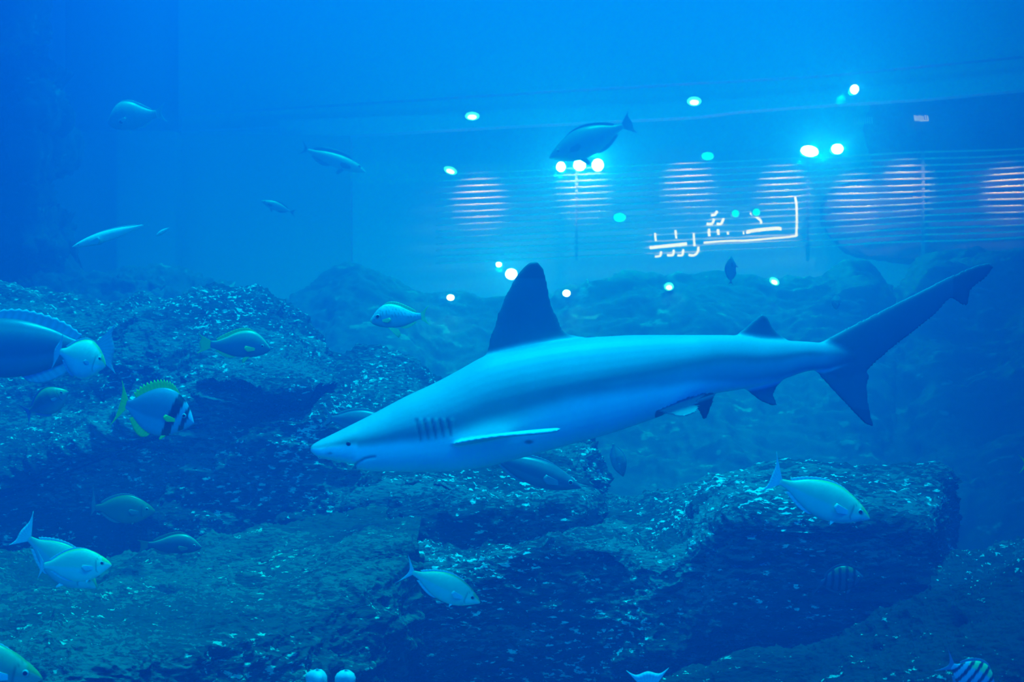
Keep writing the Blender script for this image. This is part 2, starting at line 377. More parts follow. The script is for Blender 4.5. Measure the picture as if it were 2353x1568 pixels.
    for y in (-300, -120, 0, 120, 200, 260, 300, 340, 400, 460, 500, 560, 620, 680, 760, 900, 1150):
        bulge = .9*math.exp(-((y-240)/55)**2) + .7*math.exp(-((y-345)/35)**2) + 1.0*math.exp(-((y-575)/60)**2) + .4*math.exp(-((y-440)/60)**2) + 1.1*math.exp(-((y-690)/50)**2)
        rows.append([at(x - 90 + 90*bulge if x > -300 else x, y, 12.4 - 1.0*bulge*(.4+.6*(x > -300)) + (0 if x < 100 else (x-100)/65*1.2)) for x in cols])
    grid_rock('reef_tower', rows, M_FAR, 260, 320, amp=.12, fine=.05, freq=1.2, seed=61,
              label='hazy column of rounded coral heads at the upper left edge', cat='reef')
    # low far rubble between tower and boulder
    xs = list(range(-400, 700, 70))
    crest = [(-400,600),(0,650),(120,640),(240,655),(340,668),(440,672),(520,700),(600,760),(700,860)]
    rows = rock_rows(xs, [(shift(crest, 500), C(13.4)), (crest, C(12.6)), (shift(crest, 50), C(11.8)), (shift(crest, 140), C(11.0)), (shift(crest, 700), C(10.6))])
    grid_rock('reef_rubble_bank', rows, M_FAR, 240, 120, amp=.13, fine=.05, freq=1.3, seed=67,
              label='faint low bank of coral heads beyond the left rock slope', cat='reef')
build_reef()

# ------------------------------------------------------------------ hall beyond the far window
def build_hall():
    # near side wall on the left, with a pillar
    o = prism('wall_side', [(60,300),(805,312),(805,760),(60,760)], 20.5, .3, M_WALLB); tag(o, kind='structure')
    o = prism('trim_1', [(268,300),(402,302),(402,760),(268,760)], 20.0, .45, simple('pillar_paint', (.22,.24,.30), .6)); tag(o, kind='structure')
    # ceiling panel, gap and fascia
    o = prism('trim_2', [(410,-160),(2600,-300),(2600,110),(2353,128),(1900,172),(1200,212),(410,262)], 22.6, .25, M_CEIL); tag(o, kind='structure')
    o = prism('trim_3', [(150,-160),(410,-160),(410,300),(150,300)], 22.8, .25, M_WALLB); tag(o, kind='structure')
    o = prism('trim_4', [(410,235),(1200,185),(1900,150),(2353,105),(2600,90),(2600,200),(2353,180),(1960,220),(1200,266),(640,290),(410,300)], 23.4, .2, M_GAP); tag(o, kind='structure')
    o = prism('trim_5', [(640,276),(1000,262),(1200,250),(1600,232),(1960,204),(2353,165),(2600,150),(2600,190),(2353,206),(2140,226),(1985,236),(1850,244),(1700,256),(1600,268),(1200,288),(900,305),(640,318)], 22.4, .3, M_FASCIA, bevel=.01); tag(o, kind='structure')
    # dark reef wall on the right of the tank, moved back behind the slats
    pts = [(1948,20),(1952,120),(1990,180),(2003,240),(1985,300),(1992,400),(1930,425),(1892,450),(1880,500),(1900,545),(1955,592),(2030,600),(2100,604),(2200,600)]
    ins = [(2700, y) for _, y in pts]
    rows = []
    for f, D in ((0, 25.0), (.0, 24.4), (.03, 24.1), (.2, 24.0), (.5, 24.0), (1.0, 24.0)):
        rows.append([at(x+(2700-x)*f, y, D) for x, y in pts])
    grid_rock('right_reef_wall', rows, simple('dim_rock', (.10,.13,.20), .8, noise=.35, scale=1.4), 200, 160, amp=.05, fine=.02, freq=.9, seed=71,
              label='dim reef wall at the right, set back beyond the far window', cat='rock')
    # slatted facade: continuous slats with their joints
    r = empty('slatted_screen', at(1650, 600, 23.4)); tag(r, 'facade of pale horizontal slats lit in soft pinkish patches', 'slatted wall')
    cells = [(1000, 1325), (1325, 1500), (1500, 1857), (1857, 2122), (2122, 2500)]
    inv = Matrix.Translation(-r.location)
    for k in range(15):
        for a, b in cells[:]:
            def yy(x): return 372 + k*14.6 + (1650-x)*.045*(1.0+.35*math.sin(k*.0)) + (1.5*math.sin(x/70.0+k*.5) if x > 1850 else 0)
            n = max(2, int((b-a)/25)); vs = []; fs = []
            hw = .017
            for i in range(n+1):
                x = a + 1.5 + (b-a-3)*i/n; c = at(x, yy(x), 23.3) - r.location
                for q in range(6):
                    an = 2*math.pi*q/6; vs.append(c + Vector((0, -math.cos(an)*.028, math.sin(an)*hw)))
            for i in range(n):
                for q in range(6):
                    fs.append((i*6+q, i*6+(q+1) % 6, (i+1)*6+(q+1) % 6, (i+1)*6+q))
            fs += [tuple(range(5, -1, -1)), tuple(range(n*6, n*6+6))]
            mesh_obj('slat', vs, fs, M_SLAT, r)
    for x in (1325, 1857, 2122):
        p = at(x, 600, 23.36) - r.location; q = at(x, 350, 23.36) - r.location
        v, f = box_mesh((p.x-.022, p.y, p.z), (p.x+.022, p.y+.06, q.z)); mesh_obj('post', v, f, M_POLE, r, smooth=False)
    for x, e, y in ((1102, 60, 455), (1345, 55, 430), (1592, 55, 420), (1815, 55, 430), (1985, 60, 450), (2105, 60, 420), (2345, 70, 430)):
        p = at(x, y-10, 22.75)
        light('slat_pink_spot', 'SPOT', e*1.5, (1.0, .42, .60), (p.x, p.y-.2, p.z+.2), (R0(72), 0, 0), spot_size=R0(68), spot_blend=1.0, shadow_soft_size=.05)  # unseen spots added to give the slats their pink patches
    # lettering
    def tube(name, pts, rad, D, mat, parent):
        P = [at(x, y, D) - parent.location for x, y in pts]
        P = [Vector(p) for p in smooth_curve([tuple(p) for p in P], max(4, 5*len(P)))] if len(P) > 2 else P
        cu = bpy.data.curves.new(name, 'CURVE'); cu.dimensions = '3D'; cu.bevel_depth = rad; cu.bevel_resolution = 3; cu.use_fill_caps = True
        sp = cu.splines.new('POLY'); sp.points.add(len(P)-1)
        for q, p in zip(sp.points, P): q.co = (*p, 1)
        tmp = bpy.data.objects.new(name, cu); COL.objects.link(tmp)
        dg = bpy.context.evaluated_depsgraph_get(); me = bpy.data.meshes.new_from_object(tmp.evaluated_get(dg))
        bpy.data.objects.remove(tmp); me.materials.clear(); me.materials.append(mat); me.polygons.foreach_set('use_smooth', [True]*len(me.polygons))
        o = bpy.data.objects.new(name, me); COL.objects.link(o); o.parent = parent; return o
    s = empty('shop_sign', at(1665, 560, 23.1)); tag(s, 'glowing pinkish white Arabic shop lettering in front of the slats', 'sign')
    st = [(.020, [(1827,453),(1830,470),(1831,505),(1830,536),(1826,543),(1774,548),(1716,553),(1669,554),(1617,558)]),
          (.034, [(1719,537),(1721,532),(1750,528),(1783,525),(1795,526)]),
          (.022, [(1724,490),(1746,505),(1749,514)]),
          (.026, [(1629,526),(1630,543)]), (.026, [(1650,527),(1651,540)]), (.022, [(1672,533),(1673,539)]), (.014, [(1708,532),(1709,539)]),
          (.024, [(1634,495),(1643,493.5),(1648,485)]), (.024, [(1624,514.5),(1636,514),(1641,503)]), (.024, [(1647,514.5),(1657,514),(1663,502)]),
          (.032, [(1493,569.5),(1531,565.5),(1578,560.5)]),
          (.020, [(1505,536),(1507,554)]), (.020, [(1552,529),(1554,548)]), (.020, [(1594,536),(1596,566)]),
          (.024, [(1605,567),(1603,580),(1594,587),(1582,586)]),
          (.020, [(1519,578),(1517,588),(1505,590)]), (.022, [(1548,574),(1546,586),(1533,587)]), (.022, [(1570,573),(1568,586),(1557,587)])]
    for rad, pts in st: tube('letter_stroke', pts, rad*.8, 23.25, M_SIGN, s)
    s2 = empty('small_sign', at(2116, 272, 23.9)); tag(s2, 'tiny faint row of upright letter strokes high at the right', 'sign')
    for i, x in enumerate((2101, 2105, 2109, 2113, 2117, 2121, 2126, 2131)):
        tube('letter_stroke', [(x, 265+(i % 3)), (x+2, 278)], .008, 23.9, M_SIGN2, s2)
    tube('letter_stroke', [(2116, 278), (2132, 277)], .007, 23.9, M_SIGN2, s2)
    s3 = empty('small_sign', at(1984, 279, 23.9)); tag(s3, 'faint smudged row of strokes beside the right end of the fascia', 'sign')
    for i, x in enumerate(range(1963, 2008, 5)):
        tube('letter_stroke', [(x, 272-(i*.4)), (x+1, 287-(i*.4))], .008, 23.9, M_SLAT, s3)
    # lamps
    def lamp(px, py, rx, ry, D, kind, label, glow, name='downlight', tilt=0.0):
        c = at(px, py, D); k = S*D; r = empty(name, c); tag(r, label, 'lamp', 'lamps shining in and beyond the far window')
        n = 28
        def ellip(sx, sy, y, rot=tilt): return [Vector((sx*k*math.cos(a)*math.cos(rot)-sy*k*math.sin(a)*math.sin(rot), y, sx*k*math.cos(a)*math.sin(rot)+sy*k*math.sin(a)*math.cos(rot))) for a in [2*math.pi*i/n for i in range(n)]]
        def ringmesh(nm, rings, mat, cap=True):
            v = sum(rings, []); f = []
            for j in range(len(rings)-1):
                for i in range(n): f.append((j*n+i, j*n+(i+1) % n, (j+1)*n+(i+1) % n, (j+1)*n+i))
            if cap: f += [tuple(range((len(rings)-1)*n, len(rings)*n)), tuple(range(n-1, -1, -1))]
            return mesh_obj(nm, v, f, mat, r)
        if kind == 'bright':       # a floodlight: housing behind a big domed lens
            ringmesh('housing', [ellip(rx*1.0, ry*1.0, .02), ellip(rx*1.05, ry*1.05, .05), ellip(rx*.8, ry*.8, .16), ellip(rx*.45, ry*.45, .2)], M_FIXT)
            ringmesh('lens', [ellip(rx*.98, ry*.98, .02), ellip(rx*.9, ry*.9, -.012), ellip(rx*.6, ry*.6, -.035), ellip(rx*.2, ry*.2, -.045)], M_LAMP)
        else:
            big, core = (M_LAMPW, M_LAMPS) if kind == 'ring' else (M_LAMPC, M_LAMPC)
            ringmesh('housing', [ellip(rx*1.12, ry*1.12, .0), ellip(rx*1.12, ry*1.12, .08), ellip(rx*.9, ry*.9, .14)], M_FIXT)
            ringmesh('reflector', [ellip(rx*.96, ry*.96, -.006), ellip(rx*.7, ry*.7, -.012)], big)
            if kind == 'ring':
                l = ringmesh('lens', [ellip(rx*.58, ry*.5, -.014), ellip(rx*.5, ry*.42, -.03), ellip(rx*.2, ry*.15, -.036)], M_LAMPS)
                l.location = (0, 0, -ry*.28*k)
        if glow:
            pl = bpy.data.lights.new('lamp_light', 'POINT'); pl.energy = glow; pl.color = (0.0, .85, .9); pl.shadow_soft_size = .05
            lo = bpy.data.objects.new('lamp_light', pl); COL.objects.link(lo); pl.energy *= 9; lo.parent = r; lo.location = (0, -.14, 0)
        return r
    DW = 16.31
    lamp(1289, 383, 11, 12, DW, 'bright', 'small round floodlight, left of the row of three', 9, 'floodlight')
    lamp(1332, 379, 14.5, 14, DW, 'bright', 'round floodlight, middle of the row of three', 16, 'floodlight')
    lamp(1374, 379, 14, 15, DW, 'bright', 'round floodlight, right of the row of three', 16, 'floodlight')
    lamp(1861, 347, 21, 13, DW, 'bright', 'widest oval floodlight, left of a pair at upper right', 18, 'floodlight', tilt=-.15)
    lamp(1925, 342, 14, 12, DW, 'bright', 'round floodlight, right of the pair at upper right', 12, 'floodlight')
    lamp(1175, 630, 14, 13, DW, 'bright', 'bright floodlight just left of the dorsal fin', 10, 'floodlight')
    lamp(1146, 608, 7, 6, DW, 'bright', 'tiny lamp up left of the floodlight by the dorsal fin', 2, 'floodlight')
    lamp(1302, 674, 9, 8, 13.9, 'bright', 'small lamp just right of the dorsal fin', .9, 'floodlight')
    lamp(1035, 684, 9, 7, 13.9, 'bright', 'small lamp above the reef, right of the spotted fish', .9, 'floodlight')
    lamp(1964, 205, 10, 11, DW, 'bright', 'highest lamp at the right end of the fascia', 4, 'floodlight')
    lamp(1085, 267, 17, 10, 22.27, 'ring', 'recessed oval downlight at the left of the fascia band', 0)
    lamp(1595, 233, 17, 11, 22.27, 'ring', 'recessed oval downlight on the middle of the fascia band', 0)
    lamp(1035, 392, 16, 9, 23.15, 'ring', 'recessed downlight left of the slats, tilted', 0, tilt=-.35)
    lamp(1626, 359, 15, 10, 23.15, 'dim', 'dim greenish ring light above the middle slats', 0)
    lamp(1424, 500, 15, 11, 23.15, 'dim', 'pale cyan ring light between two slat patches', 0)
    lamp(1690, 491, 9, 9, 23.15, 'dim', 'small round cyan light above the lettering', 0)
    lamp(1738, 488, 9, 9, 23.15, 'dim', 'small cyan light on the arm of the lettering', 0)
    lamp(1537, 659, 11, 9, 13.9, 'ring', 'small greenish lamp low in the middle above the reef', .3)
    lamp(1779, 647, 12, 8, 13.9, 'ring', 'low tilted greenish lamp on the reef crest at right', .3, tilt=-.5)
build_hall()

# ------------------------------------------------------------------ animals
M_SHARK = vcol_mat('shark_skin', rough=.5, spec=.35, bump=.05, bscale=40, mottling=.06)
M_FISH = vcol_mat('fish_skin', rough=.38, spec=.5, bump=.06, bscale=90, mottling=.05)
M_EYE = vcol_mat('fish_eye', rough=.12, spec=.6)

def eye_mesh(name, c, r, parent, facing=-1, iris=(.55, .6, .5)):
    """eyeball bulging to the side (y axis), with dark pupil and pale iris"""
    v = []; cols = []; f = []; n = 20; m = 8
    for j in range(m+1):
        a = math.pi/2*j/m
        for i in range(n):
            b = 2*math.pi*i/n
            v.append(Vector((r*math.sin(a)*math.cos(b), facing*r*.55*math.cos(a), r*math.sin(a)*math.sin(b))) + c)
            cols.append((.01, .01, .015) if a < .62 else iris if a < 1.25 else (.08, .09, .1))
    for j in range(m):
        for i in range(n): f.append((j*n+i, j*n+(i+1) % n, (j+1)*n+(i+1) % n, (j+1)*n+i))
    return mesh_obj(name, v, f, M_EYE, parent, cols=cols)

def foil(sections, V, F, nrm=None, chord=14, n_between=5):
    """fin: lofted through (leading point, trailing point, thickness) sections, a closed foil"""
    ld = smooth_curve([tuple(s[0]) for s in sections], (len(sections)-1)*n_between+1)
    tr = smooth_curve([tuple(s[1]) for s in sections], (len(sections)-1)*n_between+1)
    th = np.interp(np.linspace(0, len(sections)-1, len(ld)), range(len(sections)), [s[2] for s in sections])
    base = len(V); k = chord; ring = 2*k
    for i in range(len(ld)):
        a = Vector(ld[i]); b = Vector(tr[i]); t = th[i]
        for q in range(ring):
            if q <= k: u = q/k; sgn = 1
            else: u = 2 - q/k; sgn = -1
            prof = t*(.5*math.sqrt(max(u, 0))*(1-u)**.8*2.1 + .12)
            V.append(a.lerp(b, u) + nrm*sgn*prof*(.0 if q in (0, k) else 1))
    for i in range(len(ld)-1):
        for q in range(ring):
            F.append((base+i*ring+q, base+i*ring+(q+1) % ring, base+(i+1)*ring+(q+1) % ring, base+(i+1)*ring+q))
    F.append(tuple(base+q for q in range(ring-1, -1, -1))); F.append(tuple(base+(len(ld)-1)*ring+q for q in range(ring)))

def build_shark():
    top_t = [(712,1031),(718,1022),(735,1012),(780,990),(850,955),(930,912),(1000,880),(1060,848),(1110,818),(1200,796),(1280,783),(1345,776),(1450,770),(1600,770),(1690,770),(1760,780),(1870,786),(1905,790),(1960,800),(2010,815)]
    bot_t = [(712,1033),(718,1042),(735,1052),(780,1061),(806,1066),(818,1069),(824,1079),(850,1083),(950,1085),(1050,1083),(1110,1075),(1200,1053),(1300,1025),(1400,998),(1480,971),(1530,952),(1580,927),(1640,905),(1700,896),(1750,886),(1800,873),(1850,853),(1905,848),(1960,835),(2010,822)]
    wid_t = [(712,.003),(716,.016),(722,.026),(735,.040),(760,.053),(800,.066),(850,.078),(950,.098),(1050,.115),(1200,.130),(1350,.124),(1500,.100),(1650,.070),(1780,.046),(1850,.034),(1905,.024),(1960,.012),(2010,.006)]
    dist_t = [(712,4.04),(900,4.12),(1200,4.20),(1600,4.26),(1900,4.36),(2300,4.62)]
    D = lambda x: float(lin(x, dist_t))
    V = []; F = []; n = 36
    st = sorted(set(list(range(712, 740, 3)) + list(range(740, 860, 5)) + list(range(860, 2011, 14))))
    tsm = np.array([lin(x, top_t) for x in st]); bsm = np.array([lin(x, bot_t) for x in st])
    for arr in (tsm, bsm):            # even out the polyline corners, the mouth notch stays
        for _ in range(2):
            c = arr.copy(); c[1:-1] = .25*arr[:-2]+.5*arr[1:-1]+.25*arr[2:]; keep = np.array([712 < x < 900 for x in st]); c[keep] = arr[keep]; arr[:] = c
    cen = {}
    for x, ty, by in zip(st, tsm, bsm):
        a = at(x, ty, D(x)); b = at(x, by, D(x)); c = (a+b)/2; h = (a-b).length/2; w = float(lin(x, wid_t)); cen[x] = (c, h, w)
        for q in range(n):
            t = 2*math.pi*q/n; cs, sn = math.cos(t), math.sin(t)
            # widest a little below the middle, flattish belly
            y = -w*math.copysign(abs(cs)**.9, cs)*(1-.10*sn)
            V.append(c + Vector((0, y, h*math.copysign(abs(sn)**.95, sn))))
    for i in range(len(st)-1):
        for q in range(n): F.append((i*n+q, i*n+(q+1) % n, (i+1)*n+(q+1) % n, (i+1)*n+q))
    F.append(tuple(range(n-1, -1, -1))); F.append(tuple((len(st)-1)*n+q for q in range(n)))
    def sec(pairs, th, dd=0.0):
        out = []
        for k, ((ax, ay), (bx, by)) in enumerate(pairs):
            out.append((at(ax, ay, D(ax)+dd), at(bx, by, D(bx)+dd), th[k] if isinstance(th, list) else th))
        return out
    Y = Vector((0, 1, 0))
    d1 = [((1105,845),(1330,806)),((1115,812),(1346,777)),((1122,785),(1306,765)),((1135,745),(1286,738)),((1150,702),(1272,700)),((1170,660),(1260,652)),((1192,625),(1251,622)),((1212,606),(1243,608)),((1226,600),(1236,602))]
    foil(sec(d1, [.026,.024,.020,.016,.014,.012,.010,.009,.008]), V, F, Y)
    d2 = [((1680,792),(1790,797)),((1692,769),(1808,780)),((1716,748),(1785,762)),((1736,731),(1773,744)),((1750,721),(1762,727))]
    foil(sec(d2, [.016,.014,.011,.009,.008]), V, F, Y)
    ul = [((1850,792),(1890,842)),((1882,787),(1935,878)),((1920,766),(1985,862)),((1962,744),(2005,843)),((2012,719),(2050,803)),((2062,694),(2100,765)),((2112,669),(2150,724)),((2152,649),(2183,689)),((2182,634),(2205,699)),((2198,627),(2224,705)),((2218,618),(2232,668)),((2246,608),(2268,638)),((2270,604),(2284,613))]
    foil(sec(ul, [.030,.026,.022,.018,.016,.014,.013,.012,.011,.010,.010,.009,.008]), V, F, Y)
    ll = [((1862,835),(1985,838)),((1872,852),(1999,862)),((1893,876),(1996,885)),((1917,902),(1997,915)),((1942,928),(2001,945)),((1970,958),(2006,968)),((1988,975),(2011,983))]
    foil(sec(ll, [.024,.018,.014,.012,.010,.009,.008]), V, F, Y)
    an = [((1696,885),(1806,868)),((1722,904),(1788,890)),((1742,920),(1779,906)),((1765,930),(1784,922)),((1779,934),(1787,931))]
    foil(sec(an, [.014,.011,.009,.008,.008]), V, F, Y)
    # pelvic pair, each splayed outward and down
    pn = [(at(1495,938,4.22), at(1625,900,4.24), .014), (at(1512,948,4.18), at(1622,910,4.21), .010), (at(1545,955,4.14), at(1612,935,4.17), .009), (at(1570,957,4.12), at(1603,947,4.14), .008)]
    foil(pn, V, F, Vector((0, .55, .85)).normalized())
    pf = [(at(1570,905,4.27), at(1646,902,4.28), .012), (at(1592,928,4.31), at(1643,915,4.31), .010), (at(1606,948,4.35), at(1634,940,4.35), .009), (at(1614,964,4.38), at(1624,962,4.38), .008)]
    foil(pf, V, F, Vector((-.2, .9, .3)).normalized())
    # pectoral pair: near one swept back and seen almost edge-on
    pc = [(at(1015,1026,4.14), at(1135,1010,4.20), .020), (at(1042,1020,4.03), at(1155,1003,4.12), .016), (at(1090,1011,3.96), at(1185,997,4.05), .013), (at(1150,1003,3.89), at(1222,991,3.98), .011), (at(1215,998,3.84), at(1255,987,3.91), .010), (at(1262,994,3.81), at(1281,985,3.86), .009), (at(1281,990,3.80), at(1289,986,3.83), .008)]
    foil(pc, V, F, Vector((0, -.03, 1)).normalized())
    pp = [(at(1020,1030,4.20), at(1135,1022,4.2), .020), (at(1090,1025,4.38), at(1175,1020,4.38), .014), (at(1160,1018,4.52), at(1205,1015,4.52), .010), (at(1200,1012,4.6), at(1215,1010,4.6), .008)]
    foil(pp, V, F, Vector((0, .1, 1)).normalized())
    me = bpy.data.meshes.new('tmp'); me.from_pydata([tuple(v) for v in V], [], F); me.update()
    tmp = bpy.data.objects.new('tmp', me); COL.objects.link(tmp)
    import bmesh
    bm = bmesh.new(); bm.from_mesh(me); bmesh.ops.recalc_face_normals(bm, faces=bm.faces); bm.to_mesh(me); bm.free()
    m = tmp.modifiers.new('r', 'REMESH'); m.mode = 'VOXEL'; m.voxel_size = .0045
    m = tmp.modifiers.new('s', 'SMOOTH'); m.factor = .5; m.iterations = 5
    dg = bpy.context.evaluated_depsgraph_get(); me2 = bpy.data.meshes.new_from_object(tmp.evaluated_get(dg)); bpy.data.objects.remove(tmp)
    nv = len(me2.vertices); P = np.empty(nv*3, dtype=np.float64); me2.vertices.foreach_get('co', P); P = P.reshape(-1, 3)
    me2.update(); Nn = np.empty(nv*3, dtype=np.float64); me2.vertices.foreach_get('normal', Nn) ; Nn = Nn.reshape(-1, 3)
    px = P[:, 0]/(S*P[:, 1]) + 1176.5; py = 784 - (P[:, 2]-CAMZ)/(S*P[:, 1])
    ty = lin(px, top_t); by = lin(px, bot_t); r = np.clip((py-ty)/(by-ty+1e-6), -2, 3)
    Dx = lin(px, dist_t); near = P[:, 1] < Dx
    sm = lambda a, b, x: (lambda t: t*t*(3-2*t))(np.clip((x-a)/(b-a), 0, 1))
    # own markings plus painted flank shade: bronze grey back, pale belly, dusky fins and tips
    nz = vnoise(P*6.0, 5)*.03 + vnoise(P*17.0, 8)*.015
    line = lin(px, [(712,.35),(800,.50),(950,.62),(1100,.60),(1300,.56),(1500,.66),(1700,.85),(1900,1.0)])
    k = sm(line-.09, line+.09, r + nz*1.2)
    back = np.array([.38, .42, .43]); belly = np.array([.92, .95, .92])
    colr = back*(1-k)[:, None] + belly*k[:, None]
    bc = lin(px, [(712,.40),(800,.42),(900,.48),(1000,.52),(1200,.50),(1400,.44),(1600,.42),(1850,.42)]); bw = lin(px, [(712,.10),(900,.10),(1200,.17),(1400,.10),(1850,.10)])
    flank_shade = np.exp(-((r-bc-nz)/bw)**2)*(1-sm(1850, 1950, px)); colr = colr*(1-.46*flank_shade)[:, None]  # flank shading under the overhead light, painted into the colour
    Dc = np.abs(P[:, 1]-Dx); wloc = lin(px, wid_t)
    finm = (r < -.04) | (r > 1.04) | (px > 1935); fin = np.array([.15, .17, .19])
    kk = np.clip(sm(.0, 14., ty-py) + sm(0., 12., py-by)*(px > 1480) + sm(1890, 1960, px), 0, 1)
    colr = colr*(1-kk)[:, None] + fin*kk[:, None]
    pec = (Dc > wloc*1.02) & (px > 1000) & (px < 1300) & (py > 940); colr[pec] = (.62, .66, .66)
    s_ = np.clip(1-2*r, -1, 1); surf = Dx - lin(px, wid_t)*np.power(np.sqrt(1-s_**2), .9)*(1-.1*s_); pel = (px > 1505) & (px < 1640) & (py > 903) & (P[:, 1] < surf-.009); colr[pel] = fin*1.2
    tip = (px > 2190) | ((py > 940) & (px > 1940)) | ((py < 640) & (px < 1300)); colr[tip] *= .75
    disp = np.zeros(nv)
    for g in range(5):                       # gill slits
        xg = 962 + g*17.5; yc = 989 - g*1.5; hh = 26 - g*1.5
        d = np.abs(px - (xg + (py-yc)*.12 + 2.0*np.sin((py-yc)/14.))); kk = np.exp(-(d/2.8)**2)*sm(hh+4, hh-5, np.abs(py-yc))
        colr *= (1-.5*kk)[:, None]; disp -= .003*kk; d2 = np.abs(px-(xg+6)); disp += .0025*np.exp(-(d2/4)**2)*sm(hh+4, hh-5, np.abs(py-yc))
    mx = np.linspace(812, 862, 40); my = np.interp(mx, [812,824,838,855,872], [1071,1063,1055,1051,1051])   # mouth
    dm = np.min(np.hypot(px[:, None]-mx[None, :], py[:, None]-my[None, :]) if nv < 1 else np.stack([np.hypot(px-a, py-b) for a, b in zip(mx, my)], 1), axis=1)
    kk = np.exp(-(dm/3.0)**2)*(px < 880); colr *= (1-.6*kk)[:, None]; disp -= .004*kk
    dn = np.hypot((px-758)/7, (py-1043)/3.5); kk = np.exp(-dn**2*1.5); colr *= (1-.6*kk)[:, None]; disp -= .002*kk
    ds = np.hypot((px-1215)/11, (py-1016)/5); kk = np.exp(-ds**4); colr *= (1-.75*kk)[:, None]      # dark blotch behind the fin
    P = P + Nn*disp[:, None]
    root_loc = cen[min(cen, key=lambda x: abs(x-1300))][0]; root = empty('shark', root_loc)
    P = P - np.array(root_loc)
    me2.vertices.foreach_set('co', P.ravel()); me2.update()
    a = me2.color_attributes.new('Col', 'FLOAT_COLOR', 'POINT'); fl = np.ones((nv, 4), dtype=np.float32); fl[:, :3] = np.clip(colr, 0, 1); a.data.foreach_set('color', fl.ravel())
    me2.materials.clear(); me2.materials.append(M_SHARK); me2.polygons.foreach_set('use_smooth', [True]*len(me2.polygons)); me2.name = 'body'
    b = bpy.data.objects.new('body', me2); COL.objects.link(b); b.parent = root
    tag(root, 'large grey shark with tall dorsal fin swimming left across the tank', 'shark')
    for sgn in (-1, 1):
        c, h, w = cen[min(cen, key=lambda x: abs(x-800))]
        ez = at(800, 1017, D(800)).z; rel = (ez-c.z)/h; wy = w*math.sqrt(max(0, 1-rel*rel))
        p = Vector((at(800, 1017, D(800)-w).x, c.y + sgn*(wy-.0035), ez)) - root_loc
        eye_mesh('eye', p, .0072, root, facing=sgn, iris=(.10, .11, .12))
build_shark()

# ---- bony fish: one builder, the kinds differ in outline, fins and markings
OVAL = dict(top=[(0,.004),(.03,.035),(.08,.072),(.15,.112),(.27,.165),(.42,.20),(.58,.188),(.74,.135),(.88,.062),(1,.030)],
            bot=[(0,-.006),(.03,-.03),(.08,-.06),(.15,-.105),(.27,-.165),(.42,-.195),(.58,-.185),(.74,-.13),(.88,-.06),(1,-.030)])
DEEP = dict(top=[(0,.0),(.03,.05),(.10,.15),(.2,.25),(.35,.33),(.5,.345),(.65,.30),(.8,.20),(.92,.09),(1,.06)],
            bot=[(0,-.01),(.04,-.06),(.12,-.13),(.25,-.22),(.4,-.28),(.55,-.285),(.7,-.24),(.84,-.15),(.94,-.075),(1,-.055)])
PERCH = dict(top=[(0,.0),(.03,.035),(.08,.085),(.16,.155),(.28,.215),(.42,.225),(.58,.19),(.75,.115),(.9,.06),(1,.05)],
             bot=[(0,-.012),(.04,-.05),(.1,-.08),(.2,-.11),(.35,-.135),(.5,-.14),(.65,-.125),(.8,-.09),(.92,-.055),(1,-.048)])
SLIM = dict(top=[(0,.0),(.05,.02),(.15,.05),(.3,.075),(.5,.08),(.7,.062),(.88,.03),(1,.015)],
            bot=[(0,-.003),(.05,-.02),(.15,-.045),(.3,-.065),(.5,-.07),(.7,-.055),(.88,-.028),(1,-.015)])
